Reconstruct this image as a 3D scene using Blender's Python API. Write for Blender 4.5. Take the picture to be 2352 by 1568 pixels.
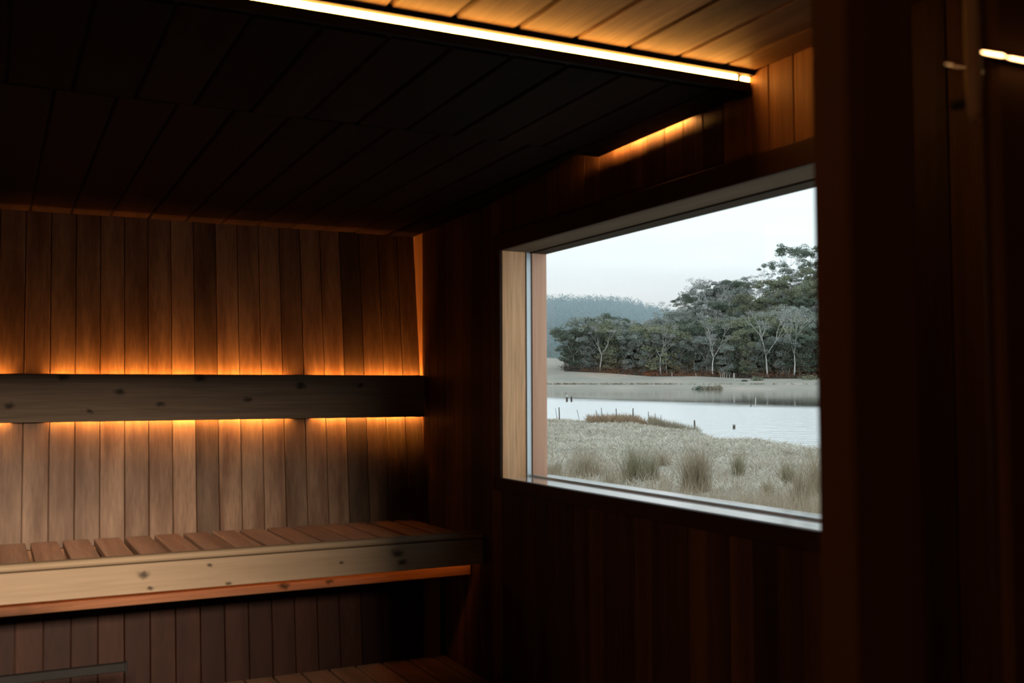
import bpy, math, random
from mathutils import Vector, Matrix
import numpy as np
random.seed(7); rng = np.random.default_rng(7)
for o in list(bpy.data.objects): bpy.data.objects.remove(o, do_unlink=True)
SC = bpy.context.scene; COL = SC.collection

# ------------------------------------------------------------------ camera
F = 2374.0; EYE = Vector((0, 0, 1.45))
ax = Vector((4724, -98, -F)).normalized(); ay = Vector((-1196, -117, -F)).normalized()
az = ax.cross(ay).normalized(); ay = az.cross(ax)
M = Matrix((ax, ay, az))                     # camera-space vector -> world vector
cam = bpy.data.cameras.new('camera'); co = bpy.data.objects.new('camera', cam); COL.objects.link(co)
co.matrix_world = Matrix.Translation(EYE) @ M.to_4x4()
cam.sensor_width = 36; cam.lens = 36 * F / 2352
cam.clip_start = 0.05; cam.clip_end = 9000
cam.dof.use_dof = True; cam.dof.focus_distance = 9; cam.dof.aperture_fstop = 6.0
SC.camera = co

# ------------------------------------------------------------------ world
w = bpy.data.worlds.new('overcast_sky'); SC.world = w; w.use_nodes = True
nt = w.node_tree; nt.nodes.clear()
tc = nt.nodes.new('ShaderNodeTexCoord'); mp = nt.nodes.new('ShaderNodeMapping')
mp.inputs['Scale'].default_value = (2.0, 2.0, 14.0)
nz = nt.nodes.new('ShaderNodeTexNoise'); nz.inputs['Scale'].default_value = 2.2; nz.inputs['Detail'].default_value = 4
rp = nt.nodes.new('ShaderNodeValToRGB')
rp.color_ramp.elements[0].position = .36; rp.color_ramp.elements[0].color = (.66, .745, .80, 1)
rp.color_ramp.elements[1].position = .66; rp.color_ramp.elements[1].color = (.73, .83, .855, 1)
bg = nt.nodes.new('ShaderNodeBackground'); bg.inputs['Strength'].default_value = 1.45
ow = nt.nodes.new('ShaderNodeOutputWorld')
L = nt.links.new
L(tc.outputs['Generated'], mp.inputs['Vector']); L(mp.outputs['Vector'], nz.inputs['Vector'])
L(nz.outputs['Fac'], rp.inputs['Fac']); L(rp.outputs['Color'], bg.inputs['Color']); L(bg.outputs[0], ow.inputs['Surface'])

# ------------------------------------------------------------------ large lights
def area(name, loc, size, sizey, power, color, direction, spread=180, portal=False):
    l = bpy.data.lights.new(name, 'AREA'); l.shape = 'RECTANGLE'; l.size = size; l.size_y = sizey
    l.energy = power; l.color = color; l.spread = math.radians(spread)
    o = bpy.data.objects.new(name, l); COL.objects.link(o); o.location = loc
    o.rotation_euler = Vector(direction).to_track_quat('-Z', 'Y').to_euler()
    if portal: l.cycles.is_portal = True
    return o
# added area lamp standing in for daylight from behind the photographer, and the portal of the big window
area('rear_added_lamp', (-.20, -2.34, 2.42), 0.60, 0.46, 1020, (1.0, .77, .57), (.02, 1, -.12), 180)
area('window_portal', (1.69, 2.25, 1.54), 1.60, 0.76, 1, (1, 1, 1), (-1, 0, 0), 180, True)

vs = SC.view_settings; vs.view_transform = 'Standard'; vs.look = 'None'
vs.exposure = 0.0; vs.gamma = 1.0; vs.use_curve_mapping = False

# ------------------------------------------------------------------ helpers
def mat(name):
    m = bpy.data.materials.new(name); m.use_nodes = True; n = m.node_tree
    b = n.nodes['Principled BSDF']; return m, n, b
def simple(name, col, rough=.6, metal=0, noise=0, nscale=20, spec=.5):
    m, n, b = mat(name)
    b.inputs['Roughness'].default_value = rough; b.inputs['Metallic'].default_value = metal
    b.inputs['Specular IOR Level'].default_value = spec
    t = n.nodes.new('ShaderNodeTexCoord'); z = n.nodes.new('ShaderNodeTexNoise')
    z.inputs['Scale'].default_value = nscale; z.inputs['Detail'].default_value = 5
    r = n.nodes.new('ShaderNodeMapRange'); r.inputs['To Min'].default_value = 1 - noise; r.inputs['To Max'].default_value = 1 + noise
    r.inputs['From Min'].default_value = .25; r.inputs['From Max'].default_value = .75
    mu = n.nodes.new('ShaderNodeVectorMath'); mu.operation = 'SCALE'; mu.inputs[0].default_value = col[:3]
    n.links.new(t.outputs['Object'], z.inputs['Vector']); n.links.new(z.outputs['Fac'], r.inputs['Value'])
    n.links.new(r.outputs[0], mu.inputs['Scale']); n.links.new(mu.outputs[0], b.inputs['Base Color'])
    return m
def wood(name, c1, c2, axis='z', rough=.55, contrast=.35, knots=0, streak=1.0, spec=.08):
    """two-tone timber, grain along `axis`, tone attribute per board"""
    m, n, b = mat(name); b.inputs['Roughness'].default_value = rough; b.inputs['Specular IOR Level'].default_value = spec
    N = n.nodes.new; K = n.links.new
    t = N('ShaderNodeTexCoord'); mp = N('ShaderNodeMapping')
    s = {'x': (1.1, 26, 26), 'y': (26, 1.1, 26), 'z': (26, 26, 1.1)}[axis]; mp.inputs['Scale'].default_value = s
    K(t.outputs['Object'], mp.inputs['Vector'])
    g = N('ShaderNodeNewGeometry'); rw = N('ShaderNodeMath'); rw.operation = 'MULTIPLY'; rw.inputs[1].default_value = 40
    K(g.outputs['Random Per Island'], rw.inputs[0])
    broad = N('ShaderNodeTexNoise'); broad.noise_dimensions = '4D'; broad.inputs['Scale'].default_value = .8 * streak; broad.inputs['Detail'].default_value = 3
    fine = N('ShaderNodeTexNoise'); fine.noise_dimensions = '4D'; fine.inputs['Scale'].default_value = 5.5; fine.inputs['Detail'].default_value = 4
    for q in (broad, fine): K(mp.outputs[0], q.inputs['Vector']); K(rw.outputs[0], q.inputs['W'])
    mx = N('ShaderNodeMix'); mx.data_type = 'RGBA'; mx.inputs['A'].default_value = (*c1, 1); mx.inputs['B'].default_value = (*c2, 1)
    r1 = N('ShaderNodeMapRange'); r1.inputs['From Min'].default_value = .33; r1.inputs['From Max'].default_value = .67
    K(broad.outputs['Fac'], r1.inputs['Value']); K(r1.outputs[0], mx.inputs['Factor'])
    r2 = N('ShaderNodeMapRange'); r2.inputs['From Min'].default_value = .25; r2.inputs['From Max'].default_value = .75
    r2.inputs['To Min'].default_value = 1 - contrast; r2.inputs['To Max'].default_value = 1 + contrast
    K(fine.outputs['Fac'], r2.inputs['Value'])
    at = N('ShaderNodeAttribute'); at.attribute_name = 'tone'
    m1 = N('ShaderNodeMath'); m1.operation = 'MULTIPLY'; K(r2.outputs[0], m1.inputs[0]); K(at.outputs['Fac'], m1.inputs[1])
    last = m1.outputs[0]
    if knots:
        mk = N('ShaderNodeMapping'); ks = {'x': (2.4, 9, 9), 'y': (9, 2.4, 9), 'z': (9, 9, 2.4)}[axis]; mk.inputs['Scale'].default_value = ks
        wob = N('ShaderNodeTexNoise'); wob.inputs['Scale'].default_value = 9
        K(t.outputs['Object'], mk.inputs['Vector']); K(mk.outputs[0], wob.inputs['Vector'])
        ad = N('ShaderNodeVectorMath'); ad.operation = 'MULTIPLY_ADD'; ad.inputs[1].default_value = (.25, .25, .25)
        K(wob.outputs['Color'], ad.inputs[0]); K(mk.outputs[0], ad.inputs[2])
        v = N('ShaderNodeTexVoronoi'); v.inputs['Scale'].default_value = knots; v.inputs['Randomness'].default_value = 1
        K(ad.outputs[0], v.inputs['Vector'])
        r3 = N('ShaderNodeMapRange'); r3.inputs['From Min'].default_value = .09; r3.inputs['From Max'].default_value = .34
        r3.inputs['To Min'].default_value = .25; r3.inputs['To Max'].default_value = 1
        K(v.outputs['Distance'], r3.inputs['Value'])
        m2 = N('ShaderNodeMath'); m2.operation = 'MULTIPLY'; K(last, m2.inputs[0]); K(r3.outputs[0], m2.inputs[1]); last = m2.outputs[0]
    sc = N('ShaderNodeVectorMath'); sc.operation = 'SCALE'; K(mx.outputs['Result'], sc.inputs[0]); K(last, sc.inputs['Scale'])
    K(sc.outputs[0], b.inputs['Base Color'])
    bp = N('ShaderNodeBump'); bp.inputs['Strength'].default_value = .12; bp.inputs['Distance'].default_value = .002
    K(fine.outputs['Fac'], bp.inputs['Height']); K(bp.outputs[0], b.inputs['Normal'])
    return m
def add_knots(m, spots):
    """knots at given (x, z, radius) of a board whose grain runs in x"""
    n = m.node_tree; N = n.nodes.new; K = n.links.new; b = n.nodes['Principled BSDF']; col = b.inputs['Base Color'].links[0].from_socket
    t = N('ShaderNodeTexCoord'); wz = N('ShaderNodeTexNoise'); wz.inputs['Scale'].default_value = 40
    K(t.outputs['Object'], wz.inputs['Vector'])
    wob = N('ShaderNodeVectorMath'); wob.operation = 'MULTIPLY_ADD'; wob.inputs[1].default_value = (.02, 0, .02); K(wz.outputs['Color'], wob.inputs[0]); K(t.outputs['Object'], wob.inputs[2])
    last = None
    for x, z, r in spots:
        d = N('ShaderNodeVectorMath'); d.operation = 'MULTIPLY_ADD'; d.inputs[1].default_value = (.6, 0, 1); d.inputs[2].default_value = (-(x + .01) * .6, 0, -(z + .01)); K(wob.outputs[0], d.inputs[0])
        l = N('ShaderNodeVectorMath'); l.operation = 'LENGTH'; K(d.outputs[0], l.inputs[0])
        q = N('ShaderNodeMapRange'); q.interpolation_type = 'SMOOTHSTEP'; q.inputs['From Min'].default_value = r * .25; q.inputs['From Max'].default_value = r * 1.6
        q.inputs['To Min'].default_value = .22; q.inputs['To Max'].default_value = 1; K(l.outputs['Value'], q.inputs['Value'])
        if last is None: last = q.outputs[0]
        else:
            k = N('ShaderNodeMath'); k.operation = 'MULTIPLY'; K(last, k.inputs[0]); K(q.outputs[0], k.inputs[1]); last = k.outputs[0]
    s = N('ShaderNodeVectorMath'); s.operation = 'SCALE'; K(col, s.inputs[0]); K(last, s.inputs['Scale']); K(s.outputs[0], b.inputs['Base Color'])
def emit(name, col, strength):
    m = bpy.data.materials.new(name); m.use_nodes = True; n = m.node_tree; n.nodes.clear()
    e = n.nodes.new('ShaderNodeEmission'); e.inputs[0].default_value = (*col, 1); e.inputs[1].default_value = strength
    o = n.nodes.new('ShaderNodeOutputMaterial'); n.links.new(e.outputs[0], o.inputs[0]); return m
def glass(name, tint=(.985, .99, .985), refl=.55, ior=1.5):
    m = bpy.data.materials.new(name); m.use_nodes = True; n = m.node_tree; n.nodes.clear()
    t = n.nodes.new('ShaderNodeBsdfTransparent'); t.inputs[0].default_value = (*tint, 1)
    g = n.nodes.new('ShaderNodeBsdfGlossy'); g.inputs['Roughness'].default_value = .0
    fr = n.nodes.new('ShaderNodeFresnel'); fr.inputs[0].default_value = ior
    ge = n.nodes.new('ShaderNodeNewGeometry'); inv = n.nodes.new('ShaderNodeMath'); inv.operation = 'SUBTRACT'; inv.inputs[0].default_value = 1.0
    rf = n.nodes.new('ShaderNodeMath'); rf.operation = 'MULTIPLY'; rf.inputs[1].default_value = refl
    mu = n.nodes.new('ShaderNodeMath'); mu.operation = 'MULTIPLY'
    mx = n.nodes.new('ShaderNodeMixShader'); o = n.nodes.new('ShaderNodeOutputMaterial')
    n.links.new(ge.outputs['Backfacing'], inv.inputs[1]); mu.use_clamp = True
    n.links.new(fr.outputs[0], mu.inputs[0]); n.links.new(inv.outputs[0], mu.inputs[1]); n.links.new(mu.outputs[0], rf.inputs[0]); n.links.new(rf.outputs[0], mx.inputs[0])
    n.links.new(t.outputs[0], mx.inputs[1]); n.links.new(g.outputs[0], mx.inputs[2]); n.links.new(mx.outputs[0], o.inputs[0])
    return m

class MB:
    """collects shapes, builds ONE mesh object"""
    def __init__(s): s.v = []; s.f = []; s.t = []
    def prism(s, prof, a, b, axis, tone=1.0):
        """prof: 2D points in the two other axes (in x,y,z order), extruded a..b along axis"""
        i0 = len(s.v); n = len(prof)
        for h in (a, b):
            for (p, q) in prof:
                s.v.append({'x': (h, p, q), 'y': (p, h, q), 'z': (p, q, h)}[axis])
        fs = [tuple(range(i0, i0 + n)), tuple(range(i0 + n, i0 + 2 * n))]
        for k in range(n):
            k2 = (k + 1) % n; fs.append((i0 + k, i0 + k2, i0 + n + k2, i0 + n + k))
        s.f += fs; s.t += [tone] * len(fs)
    def box(s, x0, x1, y0, y1, z0, z1, ch=0, axis='z', tone=1.0):
        if axis == 'z': p0, p1, q0, q1, a, b = x0, x1, y0, y1, z0, z1
        elif axis == 'x': p0, p1, q0, q1, a, b = y0, y1, z0, z1, x0, x1
        else: p0, p1, q0, q1, a, b = x0, x1, z0, z1, y0, y1
        if ch: prof = [(p0 + ch, q0), (p1 - ch, q0), (p1, q0 + ch), (p1, q1 - ch), (p1 - ch, q1), (p0 + ch, q1), (p0, q1 - ch), (p0, q0 + ch)]
        else: prof = [(p0, q0), (p1, q0), (p1, q1), (p0, q1)]
        s.prism(prof, a, b, axis, tone)
    def tube(s, pts, radii, n=8, tone=1.0):
        pts = [Vector(p) for p in pts]; i0 = len(s.v)
        for i, p in enumerate(pts):
            d = (pts[min(i + 1, len(pts) - 1)] - pts[max(i - 1, 0)]).normalized()
            u = d.cross(Vector((0.13, .31, .94)) if abs(d.z) < .9 else Vector((1, .1, 0))).normalized(); v = d.cross(u)
            for k in range(n):
                a = 2 * math.pi * k / n; s.v.append(tuple(p + (u * math.cos(a) + v * math.sin(a)) * radii[i]))
        for i in range(len(pts) - 1):
            for k in range(n):
                k2 = (k + 1) % n
                s.f.append((i0 + i * n + k, i0 + i * n + k2, i0 + (i + 1) * n + k2, i0 + (i + 1) * n + k)); s.t.append(tone)
        s.f.append(tuple(range(i0, i0 + n))); s.t.append(tone)
        e = i0 + (len(pts) - 1) * n; s.f.append(tuple(range(e, e + n))); s.t.append(tone)
    def build(s, name, m, parent=None, origin=(0, 0, 0), warp=None, smooth=False):
        me = bpy.data.meshes.new(name); vv = s.v
        if warp: vv = [warp(*p) for p in vv]
        vv = [(p[0] - origin[0], p[1] - origin[1], p[2] - origin[2]) for p in vv]
        me.from_pydata(vv, [], s.f)
        at = me.attributes.new('tone', 'FLOAT', 'FACE'); at.data.foreach_set('value', s.t)
        import bmesh
        bm = bmesh.new(); bm.from_mesh(me); bmesh.ops.recalc_face_normals(bm, faces=bm.faces); bm.to_mesh(me); bm.free()
        if smooth: me.polygons.foreach_set('use_smooth', [True] * len(me.polygons))
        me.materials.append(m); o = bpy.data.objects.new(name, me); COL.objects.link(o); o.location = origin
        if parent:
            o.parent = parent; o.location = Vector(origin) - parent.location
        return o
def tag(o, label=None, cat=None, group=None, kind=None):
    if label: o['label'] = label
    if cat: o['category'] = cat
    if group: o['group'] = group
    if kind: o['kind'] = kind
    return o
def empty(name, loc, label=None, cat=None, group=None, kind=None):
    o = bpy.data.objects.new(name, None); COL.objects.link(o); o.location = loc; o.empty_display_size = .1
    bpy.context.view_layer.update() if False else None
    return tag(o, label, cat, group, kind)
def rawmesh(name, v, f, m, parent=None, loc=(0, 0, 0), smooth=False, tones=None):
    me = bpy.data.meshes.new(name); v = np.asarray(v, dtype=np.float32); f = np.asarray(f, dtype=np.int32)
    k = f.shape[1]
    me.vertices.add(len(v)); me.vertices.foreach_set('co', v.ravel())
    me.loops.add(f.size); me.loops.foreach_set('vertex_index', f.ravel())
    me.polygons.add(len(f)); me.polygons.foreach_set('loop_start', np.arange(0, f.size, k, dtype=np.int32))
    me.polygons.foreach_set('loop_total', np.full(len(f), k, dtype=np.int32))
    if smooth: me.polygons.foreach_set('use_smooth', np.ones(len(f), dtype=bool))
    if tones is not None:
        at = me.attributes.new('tone', 'FLOAT', 'FACE'); at.data.foreach_set('value', np.asarray(tones, dtype=np.float32))
    me.update(); me.validate(); me.materials.append(m)
    o = bpy.data.objects.new(name, me); COL.objects.link(o); o.location = loc
    if parent: o.parent = parent
    return o

# ------------------------------------------------------------------ interior materials
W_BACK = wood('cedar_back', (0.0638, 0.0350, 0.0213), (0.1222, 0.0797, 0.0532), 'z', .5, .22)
W_BACK_SHADE = wood('cedar_low_shade', (0.0120, 0.0043, 0.0026), (0.0203, 0.0078, 0.0047), 'z', .6, .25)  # reddish boards, darkened further as painted shade under the bench
W_SIDE = wood('cedar_side', (0.0514, 0.0245, 0.0118), (0.0988, 0.0495, 0.0245), 'z', .55, .25)
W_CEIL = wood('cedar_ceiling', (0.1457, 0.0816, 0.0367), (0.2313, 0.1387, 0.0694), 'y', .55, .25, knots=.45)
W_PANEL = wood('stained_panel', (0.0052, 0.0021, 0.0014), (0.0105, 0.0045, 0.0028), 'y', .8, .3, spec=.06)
W_PINE_X = wood('pale_pine', (0.1445, 0.1047, 0.0650), (0.1951, 0.1517, 0.1047), 'x', .55, .10, knots=.8, streak=.5)
W_BOARD = wood('backrest_cedar', (0.0694, 0.0510, 0.0347), (0.1102, 0.0816, 0.0592), 'x', .6, .22, streak=.7)
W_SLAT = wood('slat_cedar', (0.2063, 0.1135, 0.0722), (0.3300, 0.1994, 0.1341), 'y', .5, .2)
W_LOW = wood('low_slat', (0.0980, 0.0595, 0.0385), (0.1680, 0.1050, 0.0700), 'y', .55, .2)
W_RAIL = wood('rail_cedar', (0.1014, 0.0490, 0.0259), (0.1331, 0.0691, 0.0374), 'x', .6, .2, knots=.5)
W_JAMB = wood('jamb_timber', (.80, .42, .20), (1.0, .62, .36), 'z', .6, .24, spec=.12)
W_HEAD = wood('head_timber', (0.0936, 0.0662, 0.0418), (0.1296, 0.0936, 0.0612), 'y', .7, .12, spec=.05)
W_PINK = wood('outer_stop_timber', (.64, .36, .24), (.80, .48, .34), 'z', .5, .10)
W_SILL = wood('varnished_sill', (.74, .70, .66), (.84, .80, .76), 'y', .10, .05, spec=1.0)
W_SILL.node_tree.nodes['Principled BSDF'].inputs['Metallic'].default_value = .55
W_TRIM = wood('dark_trim', (0.0270, 0.0132, 0.0084), (0.0480, 0.0240, 0.0132), 'y', .5, .2)
W_POST = wood('post_timber', (0.0459, 0.0230, 0.0108), (0.0594, 0.0311, 0.0149), 'z', .7, .08, spec=.05)
W_FASCIA = wood('fascia_pine', (.142, .104, .068), (.198, .152, .105), 'x', .55, .10, streak=.5)
add_knots(W_FASCIA, [(.207, .918, .009), (.225, .875, .006), (.395, .931, .005), (.452, .873, .005), (.991, .923, .012), (1.010, .893, .010), (.804, .906, .005), (-.35, .90, .01), (-.8, .91, .01)])
add_knots(W_BOARD, [(.011, .071, .011), (.454, .068, .012), (.189, .020, .010), (.096, -.044, .007), (.320, -.024, .008), (.621, -.008, .009), (.811, .042, .011), (1.044, .042, .007), (-.149, -.024, .01), (-.6, .03, .01)])
add_knots(W_RAIL, [(.639, .836, .010), (.786, .835, .007)])
DARK = simple('dark_metal', (.005, .005, .0048), .7, 0, .2, 30, .15)
BLACKM = simple('black_housing', (.004, .003, .0025), .7, 0, .2, 30, .2)
ALU = simple('aluminium', (.62, .68, .70), .35, .6, .05, 10)
FLOORM = wood('floor_boards', (.08, .045, .03), (.12, .07, .045), 'y', .6, .2)
GLASS = glass('window_glass'); GLASS2 = glass('door_glass', (.80, .78, .75), .9)
ORANGE = (1.0, .36, .06)
E_CEIL = emit('led_tube_warm', (1.0, .42, .075), 60)
E_SIDE = emit('led_side', (1.0, .42, .10), 650)
E_UP = emit('led_up', (1.0, .33, .05), 190)
E_DN = emit('led_down', (1.0, .40, .08), 1300)
E_BENCH = emit('led_bench', (1.0, .30, .05), 22)
E_REFLECT = emit('led_reflection', (1.0, .52, .20), 12)  # glow imitating a strip light's reflection, no lamp of its own

# ------------------------------------------------------------------ room shell
XW = 1.5
lean = lambda x, y, z: (x, y + .1366 * (z - 1.45), z)
# back wall: leaning boards (y measured at eye height = 3.778)
tones = {}
mb = MB(); k = 0; x = 1.272 + .0785 * 3 - .0785 * 36
dark_at = {.958: .72, 1.1935: .42, .483: 1.0, .643: .62, .246: .8, .562: 1.2, .801: 1.05}
while x < 1.5:
    tn = random.choice([.86, .93, 1.0, 1.0, 1.06, 1.12])
    for kx, tv in dark_at.items():
        if abs(x + .0785 - kx - .0785) < .02: tn = tv
    x1 = min(x + .0785, 1.505)
    mb.box(x + .0008, x1 - .0008, 3.776, 3.795, .80, 2.30, .0022, 'z', tn)
    x += .0785
mb.box(-1.6, 1.7, 3.793, 3.85, -.1, 2.4, 0, 'z', .35)
tag(mb.build('wall_back', W_BACK, warp=lean), kind='structure')
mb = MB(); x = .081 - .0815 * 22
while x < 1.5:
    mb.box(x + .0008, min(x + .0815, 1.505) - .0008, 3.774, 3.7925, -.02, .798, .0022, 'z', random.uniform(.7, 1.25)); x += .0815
low = mb.build('lower_boards', W_BACK_SHADE, warp=lean); low.parent = bpy.data.objects['wall_back']

# window wall (x = 1.5), opening y 1.43..3.05, z 1.166..1.912
WY0, WY1, WZ0, WZ1 = 1.43, 3.05, 1.166, 1.912
mb = MB(); y = 3.606 + .078 * 6 - .078 * 84
while y < 4.05:
    a, b = y + .0006, y + .078 - .0006
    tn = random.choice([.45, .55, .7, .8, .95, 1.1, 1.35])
    if y > 3.70: tn = 2.6 if y > 3.75 else 1.6  # boards by the corner lightened to imitate the backrest strip's glow
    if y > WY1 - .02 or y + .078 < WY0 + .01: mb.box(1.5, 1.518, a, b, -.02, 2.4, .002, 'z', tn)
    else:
        mb.box(1.5, 1.518, a, b, -.02, WZ0 - .03, .002, 'z', tn); mb.box(1.5, 1.518, a, b, WZ1 + .02, 2.4, .002, 'z', 1.9 if 1.5 < y < 1.82 else tn)  # boards above the window's near end lightened to imitate ceiling strip glow
    y += .078
mb.box(1.517, 1.66, -2.6, WY0 - .03, -.3, 2.6, 0, 'z', .3); mb.box(1.517, 1.66, WY1 + .04, 4.2, -.3, 2.6, 0, 'z', .3)
mb.box(1.517, 1.66, WY0 - .03, WY1 + .04, -.3, WZ0 - .03, 0, 'z', .3); mb.box(1.517, 1.66, WY0 - .03, WY1 + .04, WZ1 + .03, 2.6, 0, 'z', .3)
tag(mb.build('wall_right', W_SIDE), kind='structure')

# left, rear and front walls
mb = MB(); y = -2.6
while y < 4.0: mb.box(-1.318, -1.3, y + .001, y + .089, -.02, 2.75, .002, 'z', random.uniform(.7, 1.2)); y += .09
mb.box(-1.40, -1.317, -2.7, 4.2, -.3, 2.8, 0, 'z', .3)
tag(mb.build('wall_left', W_SIDE), kind='structure')
mb = MB()
mb.box(-1.4, -.52, -2.36, -2.2, -.3, 2.8); mb.box(.12, 1.6, -2.36, -2.2, -.3, 2.8)
mb.box(-.52, .12, -2.36, -2.2, -.3, 2.19); mb.box(-.52, .12, -2.36, -2.2, 2.65, 2.8)  # high opening added to let the rear lamp shine in
tag(mb.build('wall_rear', W_SIDE), kind='structure')
mb = MB()
mb.box(-1.3, -.5, .6, .68, -.02, 2.3); mb.box(-.5, 1.5, .6, .68, 1.87, 2.75); mb.box(-1.3, -.5, .6, .68, 2.2, 2.75)
mb.box(.86, 1.5, .6, .68, -.02, 1.87)
tag(mb.build('wall_front', W_SIDE), kind='structure')
mb = MB(); mb.box(.21, 1.49, -.10, -.02, -.02, 2.74); tag(mb.build('wall_light_blocker', W_SIDE), kind='structure')   # added unseen stub that keeps the rear lamp off the posts
mb = MB(); x = -1.3
while x < 1.5: mb.box(x + .001, x + .119, -2.3, 4.0, -.03, 0, .002, 'y', random.uniform(.7, 1.2)); x += .12
mb.box(-1.4, 1.6, -2.4, 4.2, -.2, -.031)
tag(mb.build('floor', FLOORM), kind='structure')

# ceiling: boards run in y, end at y 1.787; rear room ceiling is higher
mb = MB(); seams = [-1.295 + .129 * i for i in range(16)] + [.77, .903, 1.035, 1.161, 1.287, 1.414, 1.5]
seams = [s for s in seams if s < .70 or s in (.77, .903, 1.035, 1.161, 1.287, 1.414, 1.5)]
for a, b in zip(seams[:-1], seams[1:]):
    mb.box(a + .0018, b - .0018, .68, 1.773 + random.uniform(-.003, .003), 2.156, 2.176, .005, 'y', random.uniform(.85, 1.15))
mb.box(-1.4, 1.6, .6, 4.2, 2.175, 2.30, 0, 'z', .2)
mb.box(-1.4, 1.6, -2.4, .68, 2.75, 2.85, 0, 'z', .5)
tag(mb.build('ceiling', W_CEIL), kind='structure')
mb = MB(); mb.box(-1.3, 1.5, 1.7775, 1.835, 2.1468, 2.1748)  # black batten standing in for the shade of the slot above the strip
tag(mb.build('trim_1', BLACKM), kind='structure')

# ------------------------------------------------------------------ dropped ceiling panel
slope = lambda x, y, z: (x, y, z - .0195 * (y - 1.77))
cp = empty('ceiling_panel', (.1, 2.8, 2.12), 'dark stained plank panel hung under the back of the ceiling', 'ceiling panel')
def edge_x(y):
    if y < 2.42: return 1.497
    return 1.418 + (y - 2.42) * (1.503 - 1.418) / (3.2 - 2.42) if y < 3.2 else 1.503
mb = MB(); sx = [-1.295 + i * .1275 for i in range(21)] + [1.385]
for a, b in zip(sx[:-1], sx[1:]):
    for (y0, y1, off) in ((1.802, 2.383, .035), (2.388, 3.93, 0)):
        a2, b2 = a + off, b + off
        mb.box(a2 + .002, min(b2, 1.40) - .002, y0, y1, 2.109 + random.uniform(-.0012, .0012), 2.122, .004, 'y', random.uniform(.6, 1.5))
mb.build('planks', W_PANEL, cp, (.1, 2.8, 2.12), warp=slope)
# right-hand edge board: straight to y 2.42, then a set-back corner tapering to the wall
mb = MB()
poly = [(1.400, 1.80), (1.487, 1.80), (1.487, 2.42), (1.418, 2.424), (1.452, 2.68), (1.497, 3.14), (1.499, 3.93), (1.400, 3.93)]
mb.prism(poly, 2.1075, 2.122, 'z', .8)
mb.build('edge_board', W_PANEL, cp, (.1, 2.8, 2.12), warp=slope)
mb = MB(); mb.box(-1.3, 1.497, 1.7885, 1.81, 2.113, 2.134, 0, 'z', .8); mb.box(1.488, 1.4995, 1.79, 1.835, 2.104, 2.116, 0, 'z', .8)
mb.build('front_rail', BLACKM, cp, (.1, 2.8, 2.12))
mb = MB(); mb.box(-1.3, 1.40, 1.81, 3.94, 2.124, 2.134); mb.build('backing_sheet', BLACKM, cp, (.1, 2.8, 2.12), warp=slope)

# LED line at the panel's front edge
ls = empty('ceiling_led_strip', (.1, 1.80, 2.135), 'thin glowing white strip light along the front edge of the dark ceiling panel', 'strip light')
mb = MB(); mb.box(-1.28, 1.460, 1.789, 1.797, 2.1345, 2.1455); mb.box(1.474, 1.494, 1.789, 1.797, 2.1345, 2.1445)
mb.build('light_tube', E_CEIL, ls, (.1, 1.80, 2.135))
mb = MB(); mb.box(-1.29, 1.497, 1.7972, 1.803, 2.1342, 2.1458); mb.build('housing', BLACKM, ls, (.1, 1.80, 2.135))
# LED run above the panel beside the window wall
s2 = empty('side_led_strip', (1.46, 2.2, 2.15), 'short strip light hidden above the panel edge beside the window wall', 'strip light')
mb = MB(); mb.box(1.470, 1.478, 2.03, 2.37, 2.140, 2.150); mb.build('light_tube', E_SIDE, s2, (1.46, 2.2, 2.15))
mb = MB(); mb.box(1.458, 1.470, 2.012, 2.44, 2.128, 2.1745); mb.box(1.47, 1.4995, 2.008, 2.018, 2.113, 2.1745)
mb.build('housing', BLACKM, s2, (1.46, 2.2, 2.15))

# ------------------------------------------------------------------ backrest board with hidden lights
br = empty('backrest_board', (.2, 3.745, 1.43), 'long dark knotty backrest board glowing orange behind, on the back wall', 'backrest')
mb = MB(); mb.box(-1.29, 1.498, 3.735, 3.749, 1.351, 1.511, .002, 'x'); mb.build('board', W_BOARD, br, (.2, 3.745, 1.43))
for (a, b) in ((.985, 1.062), (.055, .165), (-.80, -.70)):
    mb = MB(); mb.box(a, b, 3.7492, 3.771, 1.355, 1.5095); mb.build('cleat', W_BOARD, br, (.2, 3.745, 1.43))
bl = empty('backrest_led_strip', (.2, 3.755, 1.43), 'orange strip lights hidden behind the backrest board', 'strip light')
for (a, b) in ((-1.28, -.81), (-.69, .05), (.17, .98), (1.067, 1.492)):
    mb = MB(); mb.box(a, b, 3.7494, 3.7514, 1.497, 1.504); mb.build('upper_tube', E_UP, bl, (.2, 3.755, 1.43))
    mb = MB(); mb.box(a, b, 3.7494, 3.7514, 1.382, 1.389); mb.build('lower_tube', E_DN, bl, (.2, 3.755, 1.43))

# ------------------------------------------------------------------ upper bench
ub = empty('sauna_bench', (.2, 3.45, .0), 'upper sauna bench of pale slats with a rounded pine front rail', 'bench')
UO = (.2, 3.45, 0)
gx = [.113 + .0953 * i for i in range(-15, 15)]
for a, b in zip(gx[:-1], gx[1:]):
    b = min(b, 1.497)
    if a > 1.49 or b - a < .01: continue
    y0 = 3.235
    mb = MB(); mb.box(a + .008, b - .008, y0, 3.700, .9445, .9655, .002, 'y', random.uniform(.8, 1.15)); mb.build('slat', W_SLAT, ub, UO)
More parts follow.
